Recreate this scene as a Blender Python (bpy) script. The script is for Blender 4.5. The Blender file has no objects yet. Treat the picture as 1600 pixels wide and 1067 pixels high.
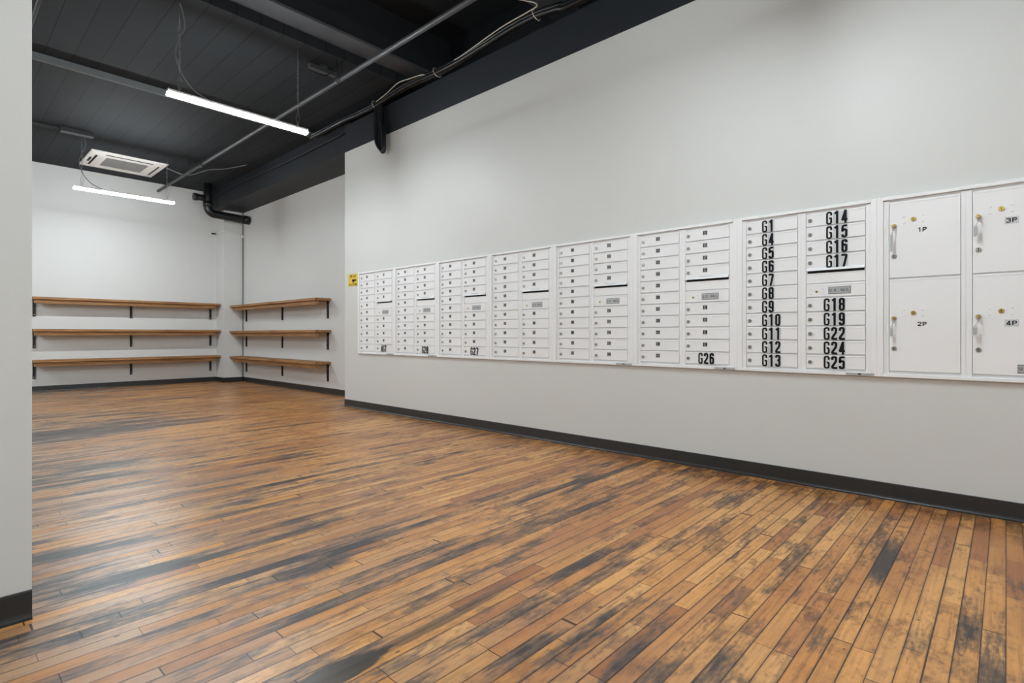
import bpy, bmesh, math, random
from mathutils import Vector, Matrix
random.seed(7)
scene = bpy.context.scene
PI = math.pi

# ------------------------------------------------------------------ camera
FPX, YAW, V0 = 839.71, 0.8274, 522.36          # focal length in pixels (1600 wide), yaw, horizon row
cam_data = bpy.data.cameras.new('camera')
cam_data.sensor_fit = 'HORIZONTAL'
cam_data.sensor_width = 36.0
cam_data.lens = 36.0 * FPX / 1600.0
cam_data.shift_y = -(533.5 - V0) / 1600.0
cam_data.clip_start = 0.05
cam = bpy.data.objects.new('camera', cam_data)
scene.collection.objects.link(cam)
cam.location = (0, 0, 1.0)
cam.rotation_euler = (PI / 2, 0, -YAW)
scene.camera = cam

# ------------------------------------------------------------------ world, exposure
world = bpy.data.worlds.new('world')
scene.world = world
world.use_nodes = True
world.node_tree.nodes['Background'].inputs[0].default_value = (0.9, 0.95, 1.0, 1)
world.node_tree.nodes['Background'].inputs[1].default_value = 0.05
vs = scene.view_settings
vs.view_transform = 'Standard'
vs.look = 'None'
vs.exposure = 0.0
vs.gamma = 1.0
vs.use_curve_mapping = False
LAMP = 186.0                                    # emission strength of the linear lamps

# ------------------------------------------------------------------ node helpers
def new_mat(name):
    m = bpy.data.materials.new(name)
    m.use_nodes = True
    nt = m.node_tree
    return m, nt, nt.nodes['Principled BSDF']

def nd(nt, kind, **kw):
    n = nt.nodes.new(kind)
    for k, v in kw.items():
        setattr(n, k, v)
    return n

def setin(nt, sock, v):
    if v is None:
        return
    if isinstance(v, bpy.types.NodeSocket):
        nt.links.new(v, sock)
    elif isinstance(v, (tuple, list)) and len(v) == 3 and sock.type == 'RGBA':
        sock.default_value = (*v, 1)
    else:
        sock.default_value = v

def M(nt, op, a, b=None, c=None, clamp=False):
    n = nd(nt, 'ShaderNodeMath', operation=op)
    n.use_clamp = clamp
    setin(nt, n.inputs[0], a); setin(nt, n.inputs[1], b); setin(nt, n.inputs[2], c)
    return n.outputs[0]

def mixc(nt, f, a, b, mode='MIX'):
    n = nd(nt, 'ShaderNodeMix', data_type='RGBA', blend_type=mode)
    n.clamp_factor = True
    setin(nt, n.inputs[0], f); setin(nt, n.inputs[6], a); setin(nt, n.inputs[7], b)
    return n.outputs[2]

def smooth(nt, v, lo, hi):
    n = nd(nt, 'ShaderNodeMapRange', interpolation_type='SMOOTHSTEP')
    setin(nt, n.inputs[0], v); n.inputs[1].default_value = lo; n.inputs[2].default_value = hi
    return n.outputs[0]

def comb(nt, x=0.0, y=0.0, z=0.0):
    n = nd(nt, 'ShaderNodeCombineXYZ')
    setin(nt, n.inputs[0], x); setin(nt, n.inputs[1], y); setin(nt, n.inputs[2], z)
    return n.outputs[0]

def noise(nt, vec, scale=1.0, detail=3.0, rough=0.55):
    n = nd(nt, 'ShaderNodeTexNoise')
    setin(nt, n.inputs['Vector'], vec)
    n.inputs['Scale'].default_value = scale
    n.inputs['Detail'].default_value = detail
    n.inputs['Roughness'].default_value = rough
    return n.outputs['Fac']

def white(nt, vec, dim='3D'):
    n = nd(nt, 'ShaderNodeTexWhiteNoise', noise_dimensions=dim)
    if dim == '1D':
        setin(nt, n.inputs['W'], vec)
    else:
        setin(nt, n.inputs['Vector'], vec)
    return n.outputs['Value']

def ramp(nt, f, stops):
    n = nd(nt, 'ShaderNodeValToRGB')
    setin(nt, n.inputs[0], f)
    e = n.color_ramp.elements
    while len(e) < len(stops):
        e.new(0.5)
    for k, (p, col) in enumerate(stops):
        e[k].position = p; e[k].color = (*col, 1)
    return n.outputs[0]

def objxyz(nt):
    tc = nd(nt, 'ShaderNodeTexCoord')
    s = nd(nt, 'ShaderNodeSeparateXYZ')
    nt.links.new(tc.outputs['Object'], s.inputs[0])
    return tc.outputs['Object'], s.outputs[0], s.outputs[1], s.outputs[2]

def srgb(r, g, b):
    f = lambda c: (c / 255 / 12.92) if c / 255 <= 0.04045 else ((c / 255 + 0.055) / 1.055) ** 2.4
    return (f(r), f(g), f(b))

def bump(nt, p, h, dist=0.002, strength=0.5):
    n = nd(nt, 'ShaderNodeBump')
    n.inputs['Strength'].default_value = strength
    n.inputs['Distance'].default_value = dist
    setin(nt, n.inputs['Height'], h)
    nt.links.new(n.outputs[0], p.inputs['Normal'])

def plain(name, col, rough=0.5, metal=0.0, var=0.04, scale=8.0, bmp=0.0):
    """a procedural painted / metal surface: base colour with faint noise variation"""
    m, nt, p = new_mat(name)
    v, x, y, z = objxyz(nt)
    n = noise(nt, v, scale, 4)
    lo = tuple(c * (1 - var) for c in col); hi = tuple(min(1, c * (1 + var)) for c in col)
    nt.links.new(mixc(nt, n, lo, hi), p.inputs['Base Color'])
    p.inputs['Roughness'].default_value = rough
    p.inputs['Metallic'].default_value = metal
    if bmp:
        bump(nt, p, noise(nt, v, scale * 12, 3), bmp, 0.4)
    return m

MAT = {}
MAT['wall'] = plain('wall_paint', (0.63, 0.63, 0.61), 0.5, 0, 0.015, 1.4, 0.001)
MAT['wallfar'] = plain('wall_paint_block', (0.66, 0.66, 0.65), 0.45, 0, 0.015, 1.4, 0.004)
MAT['black'] = plain('black_ceiling_paint', (0.013, 0.016, 0.021), 0.8, 0, 0.2, 5)
MAT['bulk'] = plain('black_bulkhead_paint', (0.0095, 0.0125, 0.018), 0.6, 0, 0.25, 5)
MAT['beam'] = plain('painted_lamplight_beam', (0.072, 0.076, 0.086), 0.75, 0, 0.25, 5)  # dark grey lifted to carry the lamp light on the beam flanges
MAT['strip'] = plain('painted_lamplight_strip', (0.125, 0.135, 0.14), 0.75, 0, 0.25, 5)  # lamp light on the ceiling step painted in as a lighter grey
MAT['pipeg'] = plain('grey_black_pipe_paint', (0.05, 0.054, 0.06), 0.45, 0, 0.2, 10)
MAT['cable'] = plain('black_cable_sheath', (0.007, 0.008, 0.0095), 0.36, 0, 0.2, 20)
MAT['cableg'] = plain('grey_cable_sheath', (0.20, 0.21, 0.22), 0.5, 0, 0.1, 20)
MAT['wirew'] = plain('cream_wire_sheath', (0.60, 0.56, 0.49), 0.5, 0, 0.05, 20)
MAT['rubber'] = plain('black_rubber_base', (0.022, 0.022, 0.022), 0.38, 0, 0.12, 9)
MAT['white'] = plain('white_powder_coat', (0.83, 0.83, 0.835), 0.4, 0, 0.01, 4)
MAT['lamp_body'] = plain('white_lamp_body', (0.78, 0.78, 0.78), 0.4, 0, 0.01, 4)
MAT['acw'] = plain('ivory_plastic', (0.72, 0.69, 0.66), 0.45, 0, 0.02, 4)
MAT['acg'] = plain('grey_grille_plastic', (0.22, 0.21, 0.20), 0.5, 0, 0.05, 10)
MAT['dark'] = plain('dark_opening', (0.006, 0.006, 0.006), 0.8, 0, 0.1, 10)
MAT['lock'] = plain('nickel', (0.42, 0.41, 0.38), 0.3, 0.9, 0.1, 40)
MAT['brass'] = plain('brass', (0.62, 0.44, 0.12), 0.3, 0.95, 0.1, 40)
MAT['ink'] = plain('black_ink', (0.010, 0.010, 0.012), 0.5, 0, 0.1, 10)
MAT['inkg'] = plain('dark_grey_ink', (0.07, 0.07, 0.075), 0.5, 0, 0.1, 10)
for _k in ('ink', 'inkg'):
    MAT[_k].node_tree.nodes['Principled BSDF'].inputs['Specular IOR Level'].default_value = 0.12
MAT['sticker'] = plain('grey_clear_sticker', (0.60, 0.61, 0.625), 0.35, 0, 0.03, 10)
MAT['stickerd'] = plain('grey_sticker', (0.40, 0.40, 0.41), 0.4, 0, 0.03, 10)
MAT['plate'] = plain('grey_plate', (0.42, 0.43, 0.44), 0.4, 0.2, 0.05, 10)
MAT['plated'] = plain('dark_plate_edge', (0.13, 0.13, 0.135), 0.4, 0.2, 0.05, 10)
MAT['tag'] = plain('clear_white_tag', (0.62, 0.63, 0.63), 0.2, 0, 0.08, 60)
MAT['yellow'] = plain('yellow_sign', (0.75, 0.52, 0.01), 0.4, 0, 0.03, 10)
MAT['bracket'] = plain('black_bracket', (0.012, 0.012, 0.013), 0.4, 0.3, 0.1, 20)
MAT['chain'] = plain('steel_wire', (0.35, 0.36, 0.37), 0.35, 0.8, 0.1, 20)

def emitter():
    m, nt, p = new_mat('lit_diffuser')
    p.inputs['Base Color'].default_value = (0.8, 0.8, 0.8, 1)
    p.inputs['Emission Color'].default_value = (0.89, 0.965, 1.0, 1)
    p.inputs['Emission Strength'].default_value = LAMP
    return m
MAT['emit'] = emitter()

def floor_mat():
    m, nt, p = new_mat('worn_strip_floor')
    v, x, y, z = objxyz(nt)
    W, L = 0.0605, 0.62
    yr = M(nt, 'DIVIDE', y, W)
    row = M(nt, 'FLOOR', yr)
    fy = M(nt, 'FRACT', yr)
    r1 = white(nt, row, '1D')
    r1b = white(nt, M(nt, 'ADD', row, 57.3), '1D')
    xs = M(nt, 'ADD', M(nt, 'MULTIPLY', x, M(nt, 'DIVIDE', M(nt, 'ADD', 0.65, M(nt, 'MULTIPLY', r1b, 0.8)), L)), M(nt, 'MULTIPLY', r1, 37.0))
    xs2 = M(nt, 'ADD', xs, M(nt, 'MULTIPLY', M(nt, 'SINE', M(nt, 'ADD', M(nt, 'MULTIPLY', xs, 1.9), M(nt, 'MULTIPLY', row, 2.3))), 0.36))
    pl = M(nt, 'FLOOR', xs2)
    fx = M(nt, 'FRACT', xs2)
    pid = comb(nt, M(nt, 'MULTIPLY', row, 1.371), M(nt, 'MULTIPLY', pl, 2.713), 3.3)
    rc = white(nt, pid)
    rc2 = white(nt, comb(nt, M(nt, 'MULTIPLY', row, 0.731), M(nt, 'MULTIPLY', pl, 1.913), 9.1))
    # board base colours
    base = ramp(nt, rc, [(0.0, srgb(164, 106, 60)), (0.12, srgb(192, 130, 74)), (0.4, srgb(206, 146, 82)),
                         (0.75, srgb(214, 154, 88)), (1.0, srgb(222, 166, 100))])
    # grain
    gv = comb(nt, M(nt, 'ADD', M(nt, 'MULTIPLY', x, 2.2), M(nt, 'MULTIPLY', rc, 50)), M(nt, 'MULTIPLY', y, 75.0), M(nt, 'MULTIPLY', rc2, 20))
    g = noise(nt, gv, 1.0, 4, 0.6)
    gcol = ramp(nt, g, [(0.22, (0.50, 0.43, 0.36)), (0.45, (0.92, 0.90, 0.88)), (0.75, (1.14, 1.12, 1.08))])
    col = mixc(nt, 1.0, base, gcol, 'MULTIPLY')
    # cloudy darker brown wear (across boards, stronger in some boards)
    b1 = noise(nt, comb(nt, M(nt, 'ADD', M(nt, 'MULTIPLY', x, 5.5), M(nt, 'MULTIPLY', rc2, 3.0)), M(nt, 'MULTIPLY', y, 9.0), 0.0), 1.0, 4, 0.6)
    f1 = noise(nt, comb(nt, M(nt, 'MULTIPLY', x, 26.0), M(nt, 'MULTIPLY', y, 60.0), 5.0), 1.0, 5, 0.7)
    b1 = M(nt, 'ADD', b1, M(nt, 'MULTIPLY', M(nt, 'SUBTRACT', f1, 0.5), 0.35))
    col = mixc(nt, M(nt, 'MULTIPLY', smooth(nt, f1, 0.52, 0.75), 0.45), col, srgb(120, 76, 42))
    bm_ = M(nt, 'MULTIPLY', smooth(nt, b1, 0.47, 0.72), M(nt, 'ADD', 0.45, M(nt, 'MULTIPLY', rc2, 0.55)))
    col = mixc(nt, M(nt, 'MULTIPLY', bm_, 0.85), col, srgb(98, 60, 34))
    col = mixc(nt, M(nt, 'MULTIPLY', smooth(nt, b1, 0.68, 0.80), 0.6), col, srgb(52, 38, 32))
    # reddish varnish patches
    b2 = noise(nt, comb(nt, M(nt, 'MULTIPLY', x, 0.8), M(nt, 'MULTIPLY', y, 1.6), 4.0), 1.0, 3)
    col = mixc(nt, M(nt, 'MULTIPLY', smooth(nt, b2, 0.44, 0.60), 0.42), col, srgb(150, 88, 48))
    # long grey black oil streaks along the boards
    s1 = noise(nt, comb(nt, M(nt, 'ADD', M(nt, 'MULTIPLY', x, 1.5), M(nt, 'MULTIPLY', r1, 9.0)), M(nt, 'ADD', M(nt, 'MULTIPLY', row, 0.33), M(nt, 'MULTIPLY', fy, 0.25)), 1.7), 1.0, 4, 0.62)
    s2 = noise(nt, comb(nt, M(nt, 'MULTIPLY', x, 0.35), M(nt, 'MULTIPLY', y, 0.8), 8.0), 1.0, 2)
    s3 = noise(nt, comb(nt, M(nt, 'MULTIPLY', x, 7.0), M(nt, 'MULTIPLY', y, 60.0), 2.0), 1.0, 4, 0.65)
    # doorway side of the floor: most worn, and carries the painted sheen
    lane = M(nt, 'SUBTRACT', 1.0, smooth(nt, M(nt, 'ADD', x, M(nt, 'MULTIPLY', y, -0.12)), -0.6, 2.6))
    # grey sheen painted into the board colour near the doorway
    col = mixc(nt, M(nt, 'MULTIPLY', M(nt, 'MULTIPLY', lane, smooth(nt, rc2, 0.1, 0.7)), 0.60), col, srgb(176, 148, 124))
    st = M(nt, 'ADD', M(nt, 'ADD', s1, M(nt, 'MULTIPLY', M(nt, 'SUBTRACT', s2, 0.5), 0.35)), M(nt, 'MULTIPLY', M(nt, 'SUBTRACT', s3, 0.5), 0.30))
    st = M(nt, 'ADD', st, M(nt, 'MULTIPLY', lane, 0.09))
    st = M(nt, 'ADD', st, M(nt, 'MULTIPLY', M(nt, 'SUBTRACT', f1, 0.5), 0.18))
    for cx, cy, ax, ay, k in ((0.45, 3.05, 0.42, 0.16, 0.13), (1.0, 2.66, 0.75, 0.07, 0.11), (1.0, 6.9, 1.3, 0.45, 0.13), (0.7, 5.0, 0.9, 0.5, 0.07),
                              (1.9, 1.30, 0.55, 0.10, 0.10), (1.45, 1.02, 0.40, 0.05, 0.13), (2.6, 1.0, 0.35, 0.25, 0.09), (2.9, 0.35, 0.3, 0.12, 0.12),
                              (2.9, 2.1, 0.5, 0.12, 0.09), (2.0, 2.1, 0.6, 0.08, 0.08), (2.5, 3.4, 0.9, 0.1, 0.08), (1.9, 3.6, 0.9, 0.05, 0.10)):
        ex = M(nt, 'DIVIDE', M(nt, 'SUBTRACT', x, cx), ax); ey = M(nt, 'DIVIDE', M(nt, 'SUBTRACT', y, cy), ay)
        q = M(nt, 'ADD', M(nt, 'MULTIPLY', ex, ex), M(nt, 'MULTIPLY', ey, ey))
        st = M(nt, 'ADD', st, M(nt, 'MULTIPLY', M(nt, 'SUBTRACT', 1.0, smooth(nt, q, 0.1, 1.6)), k))
    sm = smooth(nt, st, 0.53, 0.68)
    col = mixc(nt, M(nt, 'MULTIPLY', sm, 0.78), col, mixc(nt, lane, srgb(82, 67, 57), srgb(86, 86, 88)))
    sm2 = smooth(nt, st, 0.64, 0.76)
    col = mixc(nt, M(nt, 'MULTIPLY', sm2, 0.85), col, srgb(46, 46, 48))
    # grime along the skirting of the mailbox wall
    edge = M(nt, 'MULTIPLY', smooth(nt, x, 3.45, 3.95), M(nt, 'LESS_THAN', y, 6.9))
    col = mixc(nt, M(nt, 'MULTIPLY', M(nt, 'MULTIPLY', edge, smooth(nt, b1, 0.35, 0.6)), 0.75), col, srgb(66, 42, 28))
    # burn scar, an elongated patch with ragged ends
    dx = M(nt, 'DIVIDE', M(nt, 'SUBTRACT', x, 0.80), 0.20)
    dy = M(nt, 'DIVIDE', M(nt, 'SUBTRACT', y, 1.455), 0.055)
    rr = M(nt, 'SQRT', M(nt, 'ADD', M(nt, 'MULTIPLY', dx, dx), M(nt, 'MULTIPLY', dy, dy)))
    rr = M(nt, 'ADD', rr, M(nt, 'MULTIPLY', M(nt, 'SUBTRACT', noise(nt, comb(nt, M(nt, 'MULTIPLY', x, 9.0), M(nt, 'MULTIPLY', y, 30.0), 0.0), 1.0, 4), 0.5), 0.8))
    burn = M(nt, 'SUBTRACT', 1.0, smooth(nt, rr, 0.85, 1.05))
    dx2 = M(nt, 'DIVIDE', M(nt, 'SUBTRACT', x, 1.22), 0.42)
    dy2 = M(nt, 'DIVIDE', M(nt, 'SUBTRACT', y, 1.452), 0.032)
    rr2 = M(nt, 'ADD', M(nt, 'SQRT', M(nt, 'ADD', M(nt, 'MULTIPLY', dx2, dx2), M(nt, 'MULTIPLY', dy2, dy2))), M(nt, 'MULTIPLY', M(nt, 'SUBTRACT', s3, 0.5), 1.6))
    burn2 = M(nt, 'SUBTRACT', 1.0, smooth(nt, rr2, 0.6, 1.1))
    col = mixc(nt, M(nt, 'MULTIPLY', burn2, 0.7), col, srgb(66, 58, 54))
    col = mixc(nt, M(nt, 'MULTIPLY', burn, 0.93), col, srgb(38, 38, 38))
    # small dents and nail holes
    vo = nd(nt, 'ShaderNodeTexVoronoi', feature='F1')
    setin(nt, vo.inputs['Vector'], comb(nt, M(nt, 'MULTIPLY', x, 5.0), M(nt, 'MULTIPLY', y, 9.0), 0.0))
    vo.inputs['Scale'].default_value = 1.0
    dots = M(nt, 'LESS_THAN', vo.outputs['Distance'], 0.05)
    col = mixc(nt, M(nt, 'MULTIPLY', dots, 0.7), col, srgb(44, 32, 26))
    # seams
    gw = M(nt, 'ADD', 0.014, M(nt, 'MULTIPLY', M(nt, 'MULTIPLY', r1, r1), 0.034))
    e1 = M(nt, 'MINIMUM', fy, M(nt, 'SUBTRACT', 1.0, fy))
    e2 = M(nt, 'MINIMUM', fx, M(nt, 'SUBTRACT', 1.0, fx))
    seam = M(nt, 'MAXIMUM', M(nt, 'LESS_THAN', e1, gw), M(nt, 'LESS_THAN', e2, 0.0026))
    seam = M(nt, 'MAXIMUM', seam, M(nt, 'LESS_THAN', e1, M(nt, 'MULTIPLY', M(nt, 'MULTIPLY', lane, smooth(nt, r1b, 0.45, 1.0)), 0.075)))
    halo = M(nt, 'SUBTRACT', 1.0, smooth(nt, e1, 0.0, 0.14))
    col = mixc(nt, M(nt, 'MULTIPLY', halo, 0.22), col, srgb(60, 42, 30))
    col = mixc(nt, M(nt, 'MULTIPLY', seam, 0.88), col, srgb(30, 21, 16))
    nt.links.new(col, p.inputs['Base Color'])
    rg = M(nt, 'ADD', 0.26, M(nt, 'ADD', M(nt, 'MULTIPLY', g, 0.12), M(nt, 'MULTIPLY', sm, 0.06)))
    setin(nt, p.inputs['Roughness'], rg)
    tilt = M(nt, 'MULTIPLY', M(nt, 'MULTIPLY', M(nt, 'SUBTRACT', fy, 0.5), M(nt, 'SUBTRACT', rc, 0.5)), 1.6)
    cup = M(nt, 'MULTIPLY', M(nt, 'MULTIPLY', M(nt, 'SUBTRACT', fy, 0.5), M(nt, 'SUBTRACT', fy, 0.5)), 1.2)
    hgt = M(nt, 'SUBTRACT', M(nt, 'ADD', M(nt, 'ADD', tilt, cup), M(nt, 'ADD', M(nt, 'MULTIPLY', rc2, 0.25), M(nt, 'MULTIPLY', g, 0.25))), seam)
    bump(nt, p, hgt, 0.002, 0.55)
    return m
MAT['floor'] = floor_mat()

def deck_mat():
    m, nt, p = new_mat('black_board_ceiling')
    v, x, y, z = objxyz(nt)
    q = M(nt, 'DIVIDE', M(nt, 'SUBTRACT', x, 0.165), 0.23)
    f = M(nt, 'FRACT', q)
    e = M(nt, 'MINIMUM', f, M(nt, 'SUBTRACT', 1.0, f))
    seam = M(nt, 'LESS_THAN', e, 0.022)
    n = noise(nt, v, 4.0, 4)
    rb = white(nt, M(nt, 'FLOOR', q), '1D')
    k = M(nt, 'ADD', 0.75, M(nt, 'ADD', M(nt, 'MULTIPLY', n, 0.3), M(nt, 'MULTIPLY', rb, 0.2)))
    base = nd(nt, 'ShaderNodeVectorMath', operation='SCALE')
    base.inputs[0].default_value = (0.017, 0.021, 0.025)
    setin(nt, base.inputs['Scale'], k)
    col = mixc(nt, M(nt, 'MULTIPLY', seam, 0.85), base.outputs[0], (0.004, 0.004, 0.005))
    nt.links.new(col, p.inputs['Base Color'])
    p.inputs['Roughness'].default_value = 0.75
    p.inputs['Specular IOR Level'].default_value = 0.25
    bump(nt, p, M(nt, 'SUBTRACT', 1.0, seam), 0.006, 0.6)
    return m
MAT['deck'] = deck_mat()

def shelf_mat(name, axis):
    m, nt, p = new_mat(name)
    v, x, y, z = objxyz(nt)
    a, b = (x, y)
    g = noise(nt, comb(nt, M(nt, 'MULTIPLY', a, 2.5), M(nt, 'MULTIPLY', b, 55.0), M(nt, 'MULTIPLY', z, 75.0)), 1.0, 4, 0.6)
    col = ramp(nt, g, [(0.2, srgb(98, 64, 34)), (0.45, srgb(146, 103, 60)), (0.62, srgb(172, 127, 80)), (0.85, srgb(194, 150, 102))])
    n2 = noise(nt, comb(nt, M(nt, 'MULTIPLY', a, 1.4), M(nt, 'MULTIPLY', b, 3.0), M(nt, 'MULTIPLY', z, 3.0)), 1.0, 3)
    col = mixc(nt, M(nt, 'MULTIPLY', smooth(nt, n2, 0.5, 0.68), 0.55), col, srgb(112, 74, 40))
    vo = nd(nt, 'ShaderNodeTexVoronoi', feature='F1')
    setin(nt, vo.inputs['Vector'], comb(nt, M(nt, 'MULTIPLY', a, 2.2), M(nt, 'MULTIPLY', b, 9.0), M(nt, 'MULTIPLY', z, 9.0)))
    vo.inputs['Scale'].default_value = 1.0
    kn = M(nt, 'SUBTRACT', 1.0, smooth(nt, vo.outputs['Distance'], 0.06, 0.16))
    col = mixc(nt, M(nt, 'MULTIPLY', kn, 0.75), col, srgb(48, 28, 16))
    nt.links.new(col, p.inputs['Base Color'])
    p.inputs['Roughness'].default_value = 0.5
    bump(nt, p, g, 0.001, 0.4)
    return m
MAT['shelf'] = shelf_mat('stained_shelf_wood', 'x')

# ------------------------------------------------------------------ mesh helpers
def box(bm, x0, x1, y0, y1, z0, z1, bev=0.0, mi=0, seg=2):
    r = bmesh.ops.create_cube(bm, size=1.0)
    vv = r['verts']
    for v in vv:
        v.co = Vector(((x0 + x1) / 2 + v.co.x * (x1 - x0), (y0 + y1) / 2 + v.co.y * (y1 - y0), (z0 + z1) / 2 + v.co.z * (z1 - z0)))
    fs = set(f for v in vv for f in v.link_faces)
    for f in fs:
        f.material_index = mi
    if bev > 0:
        es = list(set(e for v in vv for e in v.link_edges))
        rr = bmesh.ops.bevel(bm, geom=es, offset=bev, segments=seg, affect='EDGES', profile=0.5)
        for f in rr['faces']:
            f.material_index = mi

def tube(bm, pts, rad, seg=10, mi=0, caps=True):
    pts = [Vector(q) for q in pts]
    n = len(pts)
    rads = rad if isinstance(rad, (list, tuple)) else [rad] * n
    rings = []
    up = None
    for i, q in enumerate(pts):
        t = (pts[min(i + 1, n - 1)] - pts[max(i - 1, 0)])
        if t.length < 1e-9:
            t = Vector((0, 0, 1))
        t.normalize()
        if up is None:
            up = Vector((0, 0, 1)) if abs(t.z) < 0.9 else Vector((1, 0, 0))
        side = t.cross(up)
        if side.length < 1e-6:
            side = t.cross(Vector((1, 0.3, 0)))
        side.normalize()
        up = side.cross(t).normalized()
        rings.append([bm.verts.new(q + (side * math.cos(2 * PI * k / seg) + up * math.sin(2 * PI * k / seg)) * rads[i]) for k in range(seg)])
    for i in range(n - 1):
        for k in range(seg):
            f = bm.faces.new((rings[i][k], rings[i][(k + 1) % seg], rings[i + 1][(k + 1) % seg], rings[i + 1][k]))
            f.material_index = mi; f.smooth = True
    if caps:
        f = bm.faces.new(list(reversed(rings[0]))); f.material_index = mi
        f = bm.faces.new(rings[-1]); f.material_index = mi

def spline(pts, sub=6):
    pts = [Vector(q) for q in pts]
    out = []
    n = len(pts)
    for i in range(n - 1):
        p0, p1, p2, p3 = pts[max(i - 1, 0)], pts[i], pts[i + 1], pts[min(i + 2, n - 1)]
        for k in range(sub):
            t = k / sub
            out.append(0.5 * ((2 * p1) + (p2 - p0) * t + (2 * p0 - 5 * p1 + 4 * p2 - p3) * t * t + (3 * p1 - p0 - 3 * p2 + p3) * t ** 3))
    out.append(pts[-1])
    return out

def prism_x(bm, prof, x0, x1, mi=0):
    """profile in (y, z), extruded along x"""
    a = [bm.verts.new((x0, y, z)) for y, z in prof]
    b = [bm.verts.new((x1, y, z)) for y, z in prof]
    n = len(prof)
    for k in range(n):
        bm.faces.new((a[k], a[(k + 1) % n], b[(k + 1) % n], b[k])).material_index = mi
    bm.faces.new(list(reversed(a))).material_index = mi
    bm.faces.new(b).material_index = mi

def obj(name, bm, mats, parent=None, loc=(0, 0, 0), rotz=0.0):
    bmesh.ops.recalc_face_normals(bm, faces=bm.faces)
    me = bpy.data.meshes.new(name)
    bm.to_mesh(me); bm.free()
    for mt in (mats if isinstance(mats, (list, tuple)) else [mats]):
        me.materials.append(MAT[mt])
    o = bpy.data.objects.new(name, me)
    scene.collection.objects.link(o)
    o.location = loc
    o.rotation_euler = (0, 0, rotz)
    if parent is not None:
        o.parent = parent
    return o

def child(name, mesh, parent, loc=(0, 0, 0)):
    o = bpy.data.objects.new(name, mesh)
    scene.collection.objects.link(o)
    o.parent = parent
    o.location = loc
    return o

def thing(name, label, cat, loc=(0, 0, 0), rotz=0.0, group=None):
    o = bpy.data.objects.new(name, None)
    o.empty_display_size = 0.05
    scene.collection.objects.link(o)
    o.location = loc
    o.rotation_euler = (0, 0, rotz)
    return tag(o, label, cat, group)

def tag(o, label, cat, group=None):
    o['label'] = label; o['category'] = cat
    if group:
        o['group'] = group
    return o

def struct(name, bm, mats):
    o = obj(name, bm, mats)
    o['kind'] = 'structure'
    return o

def sbox(name, mats, *a):
    bm = bmesh.new()
    box(bm, *a)
    return struct(name, bm, mats)

# ------------------------------------------------------------------ lettering: a condensed stroke alphabet
def fillet(pts, r, seg=5, closed=False):
    pts = [Vector((a, b)) for a, b in pts]
    n = len(pts)
    out = []
    for i, q in enumerate(pts):
        if not closed and (i == 0 or i == n - 1):
            out.append(q); continue
        a = pts[i - 1] - q; b = pts[(i + 1) % n] - q
        la, lb = a.length, b.length
        d = min(r, la * 0.49, lb * 0.49)
        p0, p1 = q + a / la * d, q + b / lb * d
        for k in range(seg + 1):
            t = k / seg
            out.append((1 - t) ** 2 * p0 + 2 * t * (1 - t) * q + t * t * p1)
    return out

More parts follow.
